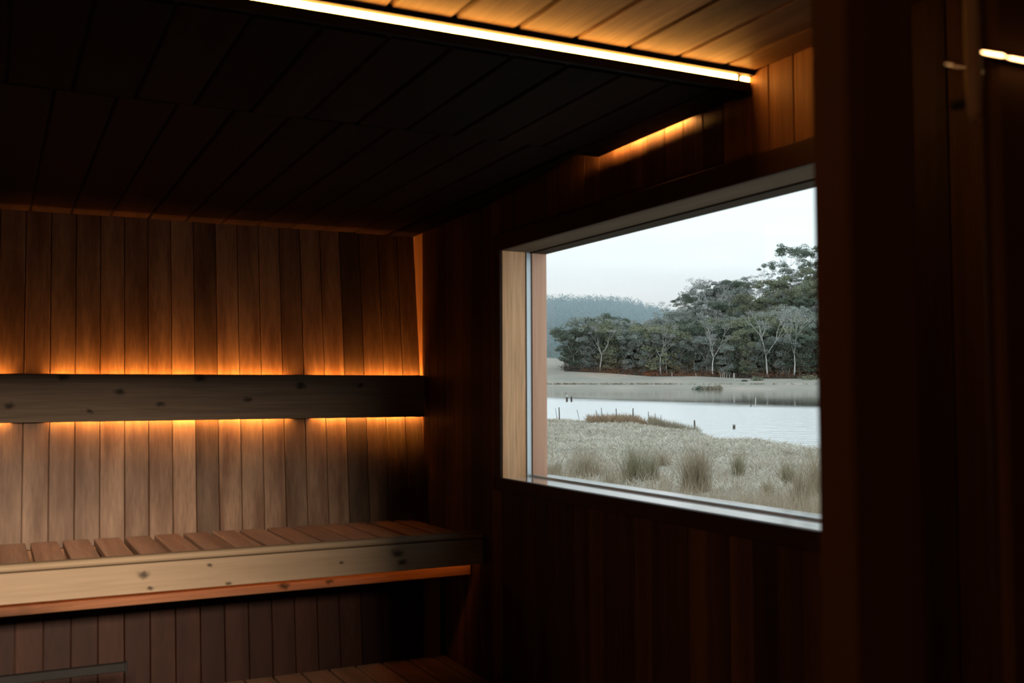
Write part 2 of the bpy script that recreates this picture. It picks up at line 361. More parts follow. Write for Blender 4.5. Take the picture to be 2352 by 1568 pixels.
# rounded nosing + fascia
mb = MB(); prof = []
for i in range(9):
    t = math.pi * i / 8; prof.append((3.212 - .010 * math.sin(t) * 1.0, .9625 + .0125 * math.cos(t)))
prof = [(3.236, .952)] + [(3.236, .975)] + prof
prof = [(3.236, .951), (3.236, .973)] + [(3.214 - .012 * math.sin(math.pi * i / 8), .962 + .011 * math.cos(math.pi * i / 8)) for i in range(9)]
mb.prism(prof, -1.29, 1.498, 'x'); mb.build('front_nosing', W_PINE_X, ub, UO)
mb = MB(); mb.box(-1.29, 1.498, 3.205, 3.232, .864, .9495, .002, 'x'); mb.build('front_board', W_FASCIA, ub, UO)
mb = MB(); mb.box(-1.29, 1.485, 3.275, 3.31, .818, .896, .002, 'x'); mb.build('support_rail', W_RAIL, ub, UO)
mb = MB(); mb.box(-1.29, 1.498, 3.672, 3.698, .86, .944, .002, 'x'); mb.build('support_rail', W_RAIL, ub, UO)
mb = MB(); mb.box(-1.29, 1.485, 3.2325, 3.2745, .897, .905); mb.build('light_shield', BLACKM, ub, UO)  # added black shield, keeps the bench strip's light out of the slat gaps
bs = empty('bench_led_strip', (.2, 3.235, .88), 'orange strip light hidden behind the upper bench front board', 'strip light')
mb = MB(); mb.box(-1.28, 1.49, 3.2324, 3.2344, .876, .884); mb.build('light_tube', E_BENCH, bs, (.2, 3.235, .88))

# lower bench
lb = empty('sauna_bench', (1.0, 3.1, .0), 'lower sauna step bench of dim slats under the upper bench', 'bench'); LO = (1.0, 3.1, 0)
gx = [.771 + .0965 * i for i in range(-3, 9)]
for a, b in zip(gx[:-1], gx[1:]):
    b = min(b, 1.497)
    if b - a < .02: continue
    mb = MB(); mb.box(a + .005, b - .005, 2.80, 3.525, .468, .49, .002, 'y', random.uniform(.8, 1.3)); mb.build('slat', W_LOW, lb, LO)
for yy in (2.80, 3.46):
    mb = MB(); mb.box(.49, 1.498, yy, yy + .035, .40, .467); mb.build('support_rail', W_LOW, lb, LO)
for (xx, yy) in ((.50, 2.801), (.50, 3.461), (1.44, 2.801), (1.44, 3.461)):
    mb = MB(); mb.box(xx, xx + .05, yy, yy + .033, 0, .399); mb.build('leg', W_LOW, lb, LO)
for xx in (-1.2, -.3, 1.43):
    mb = MB(); mb.box(xx, xx + .05, 3.53, 3.57, 0, .859); mb.build('leg', W_RAIL, ub, UO)

# metal guard rail at the lower left
gr = empty('guard_rail', (-.4, 3.0, 0), 'dark metal guard rail standing below the upper bench at lower left', 'guard rail')
mb = MB(); mb.box(-1.1, .334, 2.992, 3.004, .698, .7185, .002, 'x'); mb.box(-1.1, .334, 2.992, 3.012, .7165, .7205); mb.build('rail', DARK, gr, (-.4, 3.0, 0))
mb = MB(); mb.box(.334, .341, 2.990, 3.014, .695, .7225, .002, 'z'); mb.build('end_cap', DARK, gr, (-.4, 3.0, 0))
for xx in (-1.05, -.12):
    mb = MB(); mb.box(xx, xx + .02, 2.9925, 3.01, 0, .698); mb.build('leg', DARK, gr, (-.4, 3.0, 0))

# ------------------------------------------------------------------ window
wn = empty('window_1', (1.58, 2.24, 1.166), kind='structure'); WO = (1.58, 2.24, 1.166)
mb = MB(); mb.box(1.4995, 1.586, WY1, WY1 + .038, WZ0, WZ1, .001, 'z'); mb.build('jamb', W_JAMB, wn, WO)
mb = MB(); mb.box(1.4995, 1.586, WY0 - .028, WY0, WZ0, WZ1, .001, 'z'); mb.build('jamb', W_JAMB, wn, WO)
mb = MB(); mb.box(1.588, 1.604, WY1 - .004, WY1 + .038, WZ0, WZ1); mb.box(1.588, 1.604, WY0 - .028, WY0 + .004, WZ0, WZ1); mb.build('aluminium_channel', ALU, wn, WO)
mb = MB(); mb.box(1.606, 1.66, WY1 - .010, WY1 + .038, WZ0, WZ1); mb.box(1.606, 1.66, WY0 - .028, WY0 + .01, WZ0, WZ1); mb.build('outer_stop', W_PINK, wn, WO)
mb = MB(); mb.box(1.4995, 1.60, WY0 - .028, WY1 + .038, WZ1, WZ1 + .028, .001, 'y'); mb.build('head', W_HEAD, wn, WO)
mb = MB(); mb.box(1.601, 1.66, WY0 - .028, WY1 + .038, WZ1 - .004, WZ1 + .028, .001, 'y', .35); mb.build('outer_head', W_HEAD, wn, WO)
mb = MB(); mb.box(1.4995, 1.70, WY0 - .028, WY1 + .038, WZ0 - .028, WZ0, .002, 'y'); mb.build('sill', W_SILL, wn, WO)
mb = MB(); mb.box(1.5975, 1.6015, WY0 - .003, WY1 + .003, WZ0 + .0005, WZ1 - .0005); mb.build('window_pane', GLASS, wn, WO)
mb = MB(); mb.box(1.604, 1.616, WY0, WY1, WZ0, WZ0 + .006, .001, 'y'); mb.build('glazing_bead', ALU, wn, WO)
mb = MB()
mb.box(1.488, 1.4998, WY0 - .05, WY1 + .05, WZ1, WZ1 + .055, .002, 'y'); mb.box(1.488, 1.4998, WY0 - .05, WY1 + .05, WZ0 - .042, WZ0 - .001, .002, 'y')
mb.box(1.488, 1.4998, WY1, WY1 + .05, WZ0 - .001, WZ1, .002, 'z'); mb.box(1.488, 1.4998, WY0 - .05, WY0, WZ0 - .001, WZ1, .002, 'z')
mb.build('casing', W_TRIM, wn, WO)

# ------------------------------------------------------------------ front partition: posts, glass door, added glow for a reflection
mb = MB(); mb.box(.5975, .674, .60, .64, -.0, 1.87, .003, 'z'); tag(mb.build('trim_2', W_POST), kind='structure')
mb = MB(); mb.box(.770, .90, .598, .618, -.0, 1.87, .004, 'z'); tag(mb.build('trim_3', W_POST), kind='structure')
gd = empty('glass_side_panel', (.7155, .64, 0), 'narrow dark glass side panel between two brown posts at right', 'glass panel')
mb = MB(); mb.box(.6745, .7700, .606, .612, .01, 1.868); mb.build('pane', GLASS2, gd, (.7155, .64, 0))
hd = empty('door_handle', (.743, .60, 1.65), 'slim vertical wooden pull handle catching orange light at upper right', 'handle')
mb = MB(); mb.tube([(0.7250, .585, z) for z in (1.672, 1.68, 1.70, 1.76, 1.80, 1.82)], [.003, .006, .0065, .0065, .006, .003], 12)
mb.build('grip', W_PINE_X, hd, (.743, .60, 1.65), smooth=True)
for z in (1.69, 1.81):
    mb = MB(); mb.tube([(.7250, .588, z), (.7250, .606, z)], [.004, .004], 10); mb.build('standoff', DARK, hd, (.743, .60, 1.65))
wl = empty('strip_reflection', (.80, .59, 1.742), 'small glowing orange bar standing in for a reflected strip light at the right edge', 'reflection')  # added glowing bar imitating the LED strip's reflection in the glass
for (a, b) in ((.738, .768), (.771, .84)):
    mb = MB(); mb.tube([(a, .588, 1.7335), (a + .006, .588, 1.7335), (b - .004, .588, 1.7340), (b, .588, 1.7340)], [.0004, .0010, .0012, .0006], 10)
    mb.build('light_tube', E_REFLECT, wl, (.80, .59, 1.742))
mb = MB(); mb.box(.745, .84, .5895, .5978, 1.7325, 1.7355); mb.build('housing', DARK, wl, (.80, .59, 1.742))
#OUTDOOR

# ================================================================== OUTDOORS
def ray(px, py):
    return M @ Vector((px - 1176, 784 - py, -F))
def at(px, s, py=885):
    """point at bearing px and horizontal distance s; its height is that of the sight line py"""
    d = ray(px, py); t = s / math.hypot(d.x, d.y); return Vector((d.x * t, d.y * t, EYE.z + d.z * t))
_a, _b = ray(1240, 885), ray(1870, 885); _n = _a.cross(_b); KX, KY = -_n.x / _n.z, -_n.y / _n.z
def level(x, y, h): return EYE.z + KX * x + KY * y + h          # the valley's own level, h metres from the eye
def ip(v, pts): return float(np.interp(v, [p[0] for p in pts], [p[1] for p in pts]))
SHORE = [(1100, 70), (1240, 68), (1450, 65), (1530, 57), (1600, 53), (1640, 47), (1700, 44), (1760, 41), (1870, 37.5), (2100, 33), (2800, 28)]
def hn(x, y):   # small swells of the meadow
    return .10 * math.sin(x * .35 + 1.3) * math.cos(y * .28) + .06 * math.sin(x * .9 + y * .7) + .05 * math.sin(x * 2.9 - y * 2.3 + math.sin(y * 1.7)) * math.sin(x * 1.3 + 2.6 * y + 2 * math.sin(x)) + .02 * math.sin(4.1 * x + 2.2) * math.sin(3.7 * y)
def ground_h(px, s, x, y):
    S = ip(px, SHORE); w_ = min(max((1720 - px) / 120, 0), 1); t = min(max((s - (S - 7 - 7 * w_)) / (11.0 + 6 * w_), 0), 1); t = t * t * (3 - 2 * t)
    m = .22 * math.exp(-((px - 1445) / 55) ** 2 - ((s - 60) / 4.5) ** 2) + .2 * math.exp(-((px - 1290) / 70) ** 2 - ((s - 61) / 4) ** 2)
    return -1.9 - .9 * t + hn(x, y) * (1 - t) + m
def grid(name, cols, rows, zf, m, smooth=True):
    v = []; f = []
    for i, px in enumerate(cols):
        for j, s in enumerate(rows):
            p = at(px, s); v.append((p.x, p.y, zf(px, s, p.x, p.y)))
    nr = len(rows)
    for i in range(len(cols) - 1):
        for j in range(nr - 1):
            a = i * nr + j; f.append((a, a + 1, a + nr + 1, a + nr))
    return rawmesh(name, v, f, m, smooth=smooth)

def patch_mat(name, cols, scale, stretch=(1, 1, 1), rough=.9, bump=0, dist=.05, detail=6):
    m, n, b = mat(name); b.inputs['Roughness'].default_value = rough; b.inputs['Specular IOR Level'].default_value = .15
    N = n.nodes.new; K = n.links.new
    t = N('ShaderNodeTexCoord'); mp = N('ShaderNodeMapping'); mp.inputs['Scale'].default_value = stretch
    z = N('ShaderNodeTexNoise'); z.inputs['Scale'].default_value = scale; z.inputs['Detail'].default_value = detail; z.inputs['Roughness'].default_value = .65
    r = N('ShaderNodeValToRGB'); e = r.color_ramp.elements
    for i, c in enumerate(cols):
        if i > 1: e.new(.5)
        e[i].color = (*c, 1)
    for i in range(len(cols)): e[i].position = .30 + .40 * i / (len(cols) - 1)
    K(t.outputs['Object'], mp.inputs[0]); K(mp.outputs[0], z.inputs['Vector']); K(z.outputs['Fac'], r.inputs[0]); K(r.outputs[0], b.inputs['Base Color'])
    if bump:
        q = N('ShaderNodeBump'); q.inputs['Strength'].default_value = bump; q.inputs['Distance'].default_value = dist
        K(z.outputs['Fac'], q.inputs['Height']); K(q.outputs[0], b.inputs['Normal'])
    return m
def leaf_mat(name, a, c, rough=.7, objvar=.25):
    m, n, b = mat(name); b.inputs['Roughness'].default_value = rough; b.inputs['Specular IOR Level'].default_value = .2
    N = n.nodes.new; K = n.links.new
    g = N('ShaderNodeNewGeometry'); mx = N('ShaderNodeMix'); mx.data_type = 'RGBA'
    mx.inputs['A'].default_value = (*a, 1); mx.inputs['B'].default_value = (*c, 1); K(g.outputs['Random Per Island'], mx.inputs['Factor'])
    oi = N('ShaderNodeObjectInfo'); r = N('ShaderNodeMapRange'); r.inputs['To Min'].default_value = 1 - objvar; r.inputs['To Max'].default_value = 1 + objvar
    K(oi.outputs['Random'], r.inputs['Value']); s = N('ShaderNodeVectorMath'); s.operation = 'SCALE'
    K(mx.outputs['Result'], s.inputs[0]); K(r.outputs[0], s.inputs['Scale']); K(s.outputs[0], b.inputs['Base Color'])
    return m
MEADOW = patch_mat('meadow_ground', [(.28, .25, .19), (.52, .50, .44), (.72, .73, .69), (.40, .41, .32)], .9, bump=.9, dist=.08, detail=9)
FARFIELD = patch_mat('far_field', [(.30, .29, .25), (.40, .385, .335), (.47, .41, .35)], .03, (1, 1, 1), detail=8)
LITTER = patch_mat('forest_floor', [(.05, .045, .035), (.09, .08, .06)], .05)
HILLM = patch_mat('hill_forest', [(.045, .07, .06), (.09, .12, .10)], .02, (1, 1, .4), bump=.5, dist=8)
def drift_mat(name, cols, scale):
    m = leaf_mat(name, (1, 1, 1), (.76, .73, .66), objvar=0); n = m.node_tree; N = n.nodes.new; K = n.links.new; b = n.nodes['Principled BSDF']
    old = b.inputs['Base Color'].links[0].from_socket
    t = N('ShaderNodeTexCoord'); z = N('ShaderNodeTexNoise'); z.inputs['Scale'].default_value = scale; z.inputs['Detail'].default_value = 5; z.inputs['Roughness'].default_value = .7
    r = N('ShaderNodeValToRGB'); e = r.color_ramp.elements
    for i, c in enumerate(cols):
        if i > 1: e.new(.5)
        e[i].color = (*c, 1)
    for i in range(len(cols)): e[i].position = .34 + .32 * i / (len(cols) - 1)
    K(t.outputs['Object'], z.inputs['Vector']); K(z.outputs['Fac'], r.inputs[0])
    mu = N('ShaderNodeMix'); mu.data_type = 'RGBA'; mu.blend_type = 'MULTIPLY'; mu.inputs['Factor'].default_value = 1
    K(old, mu.inputs['A']); K(r.outputs[0], mu.inputs['B']); K(mu.outputs['Result'], b.inputs['Base Color']); return m
STRAW = drift_mat('straw', [(.50, .44, .35), (.84, .82, .76), (1.0, 1.0, .98), (.66, .68, .56), (.96, .95, .91)], .55)
OLD_STRAW = leaf_mat('straw', (.80, .80, .76), (.50, .46, .38), objvar=0)
RUSH = leaf_mat('rush', (.42, .35, .25), (.25, .20, .13), objvar=.12)
RUSHG = leaf_mat('rush_green', (.36, .32, .21), (.22, .20, .13), objvar=.12)
BROWNG = leaf_mat('brown_grass', (.52, .44, .33), (.34, .26, .18), objvar=0)
REEDM = leaf_mat('reed', (.38, .33, .24), (.23, .20, .14), objvar=0)
LEAF = [leaf_mat('leaf_dark', (.095, .13, .10), (.21, .245, .18)), leaf_mat('leaf_olive', (.16, .185, .12), (.33, .34, .23)), leaf_mat('leaf_grey', (.18, .21, .19), (.38, .41, .37))]
TWIG = leaf_mat('pale_twigs', (.46, .47, .45), (.28, .29, .27))
BARK = simple('pale_bark', (.66, .65, .61), .8, 0, .3, .6, .1); BARKD = simple('grey_bark', (.34, .33, .30), .8, 0, .3, .6, .1)
SCRUB = leaf_mat('scrub', (.07, .058, .048), (.14, .11, .085), objvar=0)
POSTM = simple('weathered_post', (.10, .085, .07), .9, 0, .3, 8, .1); PALEP = simple('bleached_wood', (.50, .49, .46), .8, 0, .2, 4, .1)

# --- lake
m, n, b = mat('lake_water'); N = n.nodes.new; K = n.links.new
b.inputs['Base Color'].default_value = (.94, .96, .97, 1); b.inputs['Roughness'].default_value = .06; b.inputs['IOR'].default_value = 1.5
b.inputs['Metallic'].default_value = .85; b.inputs['Specular IOR Level'].default_value = 1.0
t = N('ShaderNodeTexCoord'); mp = N('ShaderNodeMapping'); mp.inputs['Rotation'].default_value = (0, 0, math.radians(35.6)); mp.inputs['Scale'].default_value = (.55, 1.6, 1)
wv = N('ShaderNodeTexNoise'); wv.inputs['Scale'].default_value = 1.3; wv.inputs['Detail'].default_value = 5
K(t.outputs['Object'], mp.inputs[0]); K(mp.outputs[0], wv.inputs['Vector'])
# wind ruffles the near water, the far bay lies calm: a patchy border about 150 m out
sp = N('ShaderNodeVectorMath'); sp.operation = 'LENGTH'; K(t.outputs['Object'], sp.inputs[0])
mp2 = N('ShaderNodeMapping'); mp2.inputs['Rotation'].default_value = (0, 0, math.radians(35.6)); mp2.inputs['Scale'].default_value = (.006, .03, 1)
pn = N('ShaderNodeTexNoise'); pn.inputs['Scale'].default_value = 1; pn.inputs['Detail'].default_value = 3; K(t.outputs['Object'], mp2.inputs[0]); K(mp2.outputs[0], pn.inputs['Vector'])
ma = N('ShaderNodeMath'); ma.operation = 'MULTIPLY_ADD'; ma.inputs[1].default_value = 60; K(pn.outputs['Fac'], ma.inputs[0])
dt = N('ShaderNodeVectorMath'); dt.operation = 'DOT_PRODUCT'; dt.inputs[1].default_value = (1.63, -1.16, 0); K(t.outputs['Object'], dt.inputs[0])
sm = N('ShaderNodeMath'); sm.operation = 'ADD'; K(sp.outputs['Value'], sm.inputs[0]); K(dt.outputs['Value'], sm.inputs[1]); K(sm.outputs[0], ma.inputs[2])
mr = N('ShaderNodeMapRange'); mr.inputs['From Min'].default_value = 150; mr.inputs['From Max'].default_value = 185
mr.inputs['To Min'].default_value = 1; mr.inputs['To Max'].default_value = 0.0; K(ma.outputs[0], mr.inputs['Value'])
rr = N('ShaderNodeMapRange'); rr.inputs['To Min'].default_value = .045; rr.inputs['To Max'].default_value = .20; K(mr.outputs[0], rr.inputs['Value']); K(rr.outputs[0], b.inputs['Roughness'])
mt = N('ShaderNodeMath'); mt.operation = 'MULTIPLY'; mt.inputs[1].default_value = .8; K(mr.outputs[0], mt.inputs[0]); 
bu = N('ShaderNodeBump'); bu.inputs['Distance'].default_value = .22; K(mt.outputs[0], bu.inputs['Strength']); K(wv.outputs['Fac'], bu.inputs['Height']); K(bu.outputs[0], b.inputs['Normal'])
WATER = m
v = []
for px, s in ((900, 20), (900, 750), (2500, 750), (2500, 20)):
    p = at(px, s); v.append((p.x, p.y, level(p.x, p.y, -2.2)))
tag(rawmesh('lake', v, [(0, 1, 2, 3)], WATER), 'wide pale lake between the near meadow and the far wooded shore', 'lake', kind='structure')

# --- near meadow
rows = [3.5 + 1.2 * i for i in range(10)] + list(np.linspace(15.5, 80, 170))
tag(grid('meadow_ground', list(range(700, 1200, 20)) + list(range(1200, 2000, 8)) + list(range(2000, 2900, 30)), rows, lambda px, s, x, y: level(x, y, ground_h(px, s, x, y)), MEADOW), kind='structure')

# --- far shore, field and wooded rise
BASE = [(900, 852), (1240, 852), (1290, 846), (1400, 852), (1500, 861), (1600, 860), (1700, 866), (1870, 867), (2400, 868)]
TOP = [(900, 815), (1200, 815), (1240, 820), (1300, 824), (1400, 806), (1500, 782), (1600, 748), (1700, 705), (1800, 662), (1870, 640), (2100, 610), (2400, 600)]
def far_py(px, s):
    return float(np.interp(s, [560, 588, 600, 640, 720, 1000, 1120], [900, 894.0, 889, 881, ip(px, BASE), ip(px, TOP), ip(px, TOP) + 6]))
def far_z(px, s, x=None, y=None): return at(px, s, far_py(px, s)).z
tag(grid('far_field', np.arange(900, 2400, 20), [560, 575, 588, 594, 600, 615, 640, 670, 700, 720, 760, 800, 860, 930, 1000, 1060, 1120], far_z, FARFIELD), kind='structure')
tag(grid('wooded_slope', [1296, 1305] + list(np.arange(1320, 2400, 20)), [706, 720, 760, 800, 860, 930, 1000, 1060, 1120], lambda px, s, x, y: far_z(px, s) + .12, LITTER), kind='structure')
HILL = [(700, 705), (1100, 694), (1240, 692), (1300, 690), (1400, 693), (1450, 700), (1500, 712), (1560, 728), (1700, 752), (2400, 790)]
def hill_py(px, s):
    t = min(max((s - 1350) / 1250.0, 0), 1); return 862 + (ip(px, HILL) - 862) * (t ** .85)
tag(grid('distant_hill', np.arange(700, 2200, 12), list(np.linspace(1350, 2600, 30)) + [2800], lambda px, s, x, y: at(px, s, hill_py(px, min(s, 2600)) + (25 if s > 2650 else 0)).z + 3 * math.sin(px * .05 + s * .01), HILLM), kind='structure')

# --- blades
def blades(name, P, Lh, Wd, leanv, m, bend=.35, parent=None, origin=(0, 0, 0)):
    """P: (n,3) roots; each blade is a two-segment tapering ribbon"""
    n = len(P); Lh = np.broadcast_to(Lh, n); Wd = np.broadcast_to(Wd, n)
    az = rng.uniform(0, 2 * np.pi, n); tilt = np.abs(rng.normal(0, 1, n)) * leanv
    if leanv > 1: tilt = np.clip(rng.normal(1.22, .28, n), .3, 1.52)
    d = np.stack([np.cos(az) * np.sin(tilt), np.sin(az) * np.sin(tilt), np.cos(tilt)], 1)
    t2 = np.minimum(tilt + bend * rng.uniform(.3, 1.6, n), 1.7); e = np.stack([np.cos(az) * np.sin(t2), np.sin(az) * np.sin(t2), np.cos(t2)], 1)
    fa = rng.uniform(0, np.pi, n); u = np.stack([np.cos(fa), np.sin(fa), np.zeros(n)], 1) * (Wd[:, None] / 2)
    mid = P + d * (Lh * .55)[:, None]; tip = mid + e * (Lh * .5)[:, None]
    V = np.stack([P - u, P + u, mid + u * .8, mid - u * .8, tip + u * .15, tip - u * .15], 1).reshape(-1, 3) - np.array(origin)
    i = np.arange(n)[:, None] * 6; Fc = np.concatenate([i + np.array([[0, 1, 2, 3]]), i + np.array([[3, 2, 4, 5]])], 1).reshape(-1, 4)
    o = rawmesh(name, V, Fc, m, loc=origin)
    if parent: o.parent = parent
    return o
def gpt(px, s):
    p = at(px, s); return (p.x, p.y, level(p.x, p.y, ground_h(px, s, p.x, p.y)))
def scatter(n, px0, px1, s0, s1, power=1.0, keep=None):
    out = []; 
    while len(out) < n:
        px = random.uniform(px0, px1); u = random.random() ** power; s = s0 + (s1 - s0) * u
        if s > ip(px, SHORE) - 2.2: continue
        if keep and not keep(px, s): continue
        out.append(gpt(px, s))
    return np.array(out)
P = scatter(105000, 1150, 2150, 13, 68, .85, lambda px, s: math.sin(px * .045 + s * .5) + .8 * math.sin(px * .021 - s * .9) + random.uniform(-1.6, 1.6) > -1.3)
dist = np.hypot(P[:, 0], P[:, 1])
tag(blades('grass', P, rng.uniform(.12, .34, len(P)) * np.interp(dist, [25, 45], [1, .75]), .0009 * dist ** .85, 1.3, STRAW, .5), 'bleached matted grass covering the near meadow', 'grass', kind='stuff')
P = scatter(15000, 1180, 2150, 12.5, 27, 1.5, lambda px, s: s < 16.5 or math.sin(px * .033 + s * .8) + math.sin(px * .071 - s * 1.7) + random.uniform(-.8, .8) > (.5 if px < 1540 else 1.15)); dist = np.hypot(P[:, 0], P[:, 1])
tag(blades('tall_grass', P, rng.uniform(.18, .50, len(P)), .0045, .22, BROWNG, .3), 'fine upright brown grass along the bottom of the window view', 'grass', kind='stuff')
P = scatter(5000, 1490, 1640, 49, 56, 1.0); 
tag(blades('reeds', P, rng.uniform(.3, .68, len(P)), .015, .12, REEDM, .2), 'olive reeds on the tongue of land reaching into the lake', 'reeds', kind='stuff')
P = scatter(6500, 1350, 1560, 54, 63, 1.0); 
tag(blades('fallen_reeds', P, rng.uniform(.25, .60, len(P)), .03, .95, leaf_mat('fallen_reed', (.42, .31, .20), (.28, .20, .13), objvar=0), .5), 'heap of fallen tan reeds on the bank behind the fence posts', 'reeds', kind='stuff')

# --- rush tussocks, one by one: (px, distance, height, radius, blades, green?, label)
TU = [(1272, 21.5, .46, .35, 420, 0, 'low brown rush tussock nearest the left window jamb'),
      (1345, 21.0, .62, .62, 700, 0, 'broad brown rush tussock, second from the left window jamb'),
      (1398, 17.6, .50, .30, 380, 0, 'thin brown rush tussock standing in front of the broad one'),
      (1455, 19.2, .74, .40, 650, 1, 'tall greenish rush tussock left of the bare grass patch'),
      (1492, 20.2, .62, .30, 420, 1, 'smaller greenish tussock leaning off the tall one'),
      (1602, 17.6, .80, .33, 650, 0, 'tallest brown rush tussock in the middle of the view'),
      (1577, 17.9, .60, .25, 300, 0, 'short brown tussock touching the left side of the tallest one'),
      (1693, 22.6, .52, .24, 380, 1, 'small green tussock on the pale grass behind the tallest one'),
      (1762, 17.3, .26, .14, 200, 1, 'little round grey-green tussock right of centre'),
      (1806, 20.6, .55, .24, 360, 1, 'bushy olive tussock near the right end of the view'),
      (1835, 15.6, .86, .22, 240, 0, 'wispy tall brown stems beside the right window edge'),
      (1868, 17.5, .80, .25, 260, 0, 'brown tussock half cut off by the dark post'),
      (1520, 24.0, .30, .35, 260, 0, 'flat brown tussock behind the greenish tussocks')]
for px, s, h, r, nb, gnn, lab in TU:
    c = gpt(px, s); P = []
    for _ in range(nb):
        a = random.uniform(0, 6.283); q = r * .6 * random.random(); P.append((c[0] + q * math.cos(a), c[1] + q * math.sin(a), c[2] - .02))
    o = blades('rush_tussock', np.array(P), h * rng.uniform(.35, 1.2, nb), .0055, .27, RUSHG if gnn else RUSH, .28, origin=c)
    tag(o, lab, 'tussock', 'rush tussocks in the meadow')

# --- old fence posts along the bank: (foot px, py foot, top px, py top, radius, distance, label)
FP = [(1280, 965, 1276, 937, .018, 60, 'thin leaning stake just left of the first thick fence post'),
      (1285, 966, 1284, 935, .045, 59, 'first thick dark fence post from the left, on the bank'),
      (1331, 962, 1325, 940, .018, 60, 'lone thin stake leaning left between thick post and braced stakes'),
      (1371, 965, 1369, 941, .022, 60, 'left upright of the braced pair of stakes'),
      (1383, 967, 1370, 945, .018, 60, 'slanting brace propped against the upright stake'),
      (1384, 966, 1381, 936, .028, 60, 'taller stake right of the slanting brace'),
      (1417, 962, 1415, 938, .038, 61, 'dark fence post on the crest of the reed heap'),
      (1454, 966, 1454, 937, .048, 60, 'thickest fence post at the right of the reed heap'),
      (1490, 971, 1489, 945, .028, 58, 'thin fence post right of the thickest post'),
      (1503, 977, 1505, 949, .025, 57, 'slim rusty stake beside the thin fence post'),
      (1518, 972, 1518, 953, .020, 57, 'short thin stake at the left end of the reeds'),
      (1596, 984, 1595, 965, .060, 53, 'short stout pale post at the tip of the reeds')]
for fx, fy, tx, ty, r, s, lab in FP:
    a = Vector(at(fx, s, fy + 3)); b_ = Vector(at(tx, s, ty)); c = (a.x, a.y, a.z)
    mb = MB(); mb.tube([a - Vector((0, 0, .25)), a, a.lerp(b_, .55) + Vector((.004, .006, 0)), b_], [r * .7, r * .72, r * .68, r * .6], 8)
    tag(mb.build('fence_post', POSTM, origin=c, smooth=True), lab, 'post', 'old fence posts along the lake bank')
def stub(name, px, py0, py1, s, r, m, lab, cat, cap=None, dx=0):
    a = at(px, s, py0); b_ = at(px + dx, s, py1); root = empty(name, a, lab, cat)
    mb = MB(); mb.tube([a - Vector((0, 0, .4)), a, a.lerp(b_, .5), b_], [r, r, r * 1.15, r * .7], 8); mb.build('stem', m, root, a, smooth=True)
    if cap:
        mb = MB(); mb.tube([a.lerp(b_, .62), a.lerp(b_, .85), b_ + (b_ - a) * .06], [r * 1.25, r * 1.2, r * .4], 8); mb.build('bleached_top', cap, root, a, smooth=True)
    return root
stub('old_stump', 1302, 922, 906, 141, .13, POSTM, 'taller dark stump with bleached top standing in the lake', 'stump', PALEP)
mbq = MB(); p0 = at(1300.5, 141, 908); p1 = at(1300, 141, 901); mbq.tube([p0, p1], [.04, .02], 6); mbq.build('spike', POSTM, bpy.data.objects['old_stump'], at(1302, 141, 922))
stub('old_stump', 1312.5, 922, 910, 141, .12, POSTM, 'shorter dark stump right of the bleached one in the lake', 'stump')
stub('broken_stick', 1725, 931, 924, 111, .04, POSTM, 'short dark stick poking from the lake beside the tall one', 'stick')
stub('broken_stick', 1735, 932, 912, 111, .045, PALEP, 'tall pale stick poking out of the lake at right', 'stick', None, 1)
bx = at(1686, 54, 982); root = empty('float_marker', bx, 'small square dark marker floating on the lake', 'marker')
mb = MB(); mb.box(bx.x - .05, bx.x + .05, bx.y - .05, bx.y + .05, bx.z - .05, bx.z + .12, .01, 'z'); mb.build('body', POSTM, root, bx)
mb = MB(); mb.box(bx.x - .06, bx.x + .06, bx.y - .06, bx.y + .06, bx.z + .12, bx.z + .18, .01, 'z'); mb.build('lid', PALEP, root, bx)

# --- trees
def leaf_cloud(centres, nper, size, squash=.62):
    V = []
    for (cx, cy, cz, r) in centres:
        u = rng.normal(0, 1, (nper, 3)); u /= np.linalg.norm(u, axis=1)[:, None]
        rad = rng.uniform(.35, 1, nper) ** .5; q = u * rad[:, None]; q[:, 2] = np.where(q[:, 2] < 0, q[:, 2] * .45, q[:, 2])
        c = q * np.array([r, r, r * squash]) + np.array([cx, cy, cz])
        a = rng.normal(0, 1, (nper, 3)); a /= np.linalg.norm(a, axis=1)[:, None]
        b2 = np.cross(a, rng.normal(0, 1, (nper, 3))); b2 /= np.linalg.norm(b2, axis=1)[:, None]
        sz = size * rng.uniform(.5, 1.2, nper)[:, None]
        V.append(np.stack([c - a * sz, c - b2 * sz * .55, c + a * sz, c + b2 * sz * .55], 1))
    V = np.concatenate(V).reshape(-1, 3); n = len(V) // 4
    return V, np.arange(n * 4).reshape(-1, 4)
def limb(mb, p, d, l, r, depth, tips, spread=.6, n=5):
    pts = [p]; dd = d.copy(); q = p.copy(); seg = 3
    for i in range(seg):
        dd = (dd + Vector((random.uniform(-.16, .16), random.uniform(-.16, .16), random.uniform(-.02, .10)))).normalized(); q = q + dd * l / seg; pts.append(q.copy())
    mb.tube(pts, [r, r * .85, r * .7, r * .5], n)
    if depth == 0: tips.append(q); return
    for k in range(random.choice([2, 3])):
        a = random.uniform(0, 6.283); nd = (dd + Vector((math.cos(a), math.sin(a), .15)) * spread * random.uniform(.6, 1.2)).normalized()
        limb(mb, q, nd, l * random.uniform(.55, .8), r * .55, depth - 1, tips, spread, n)
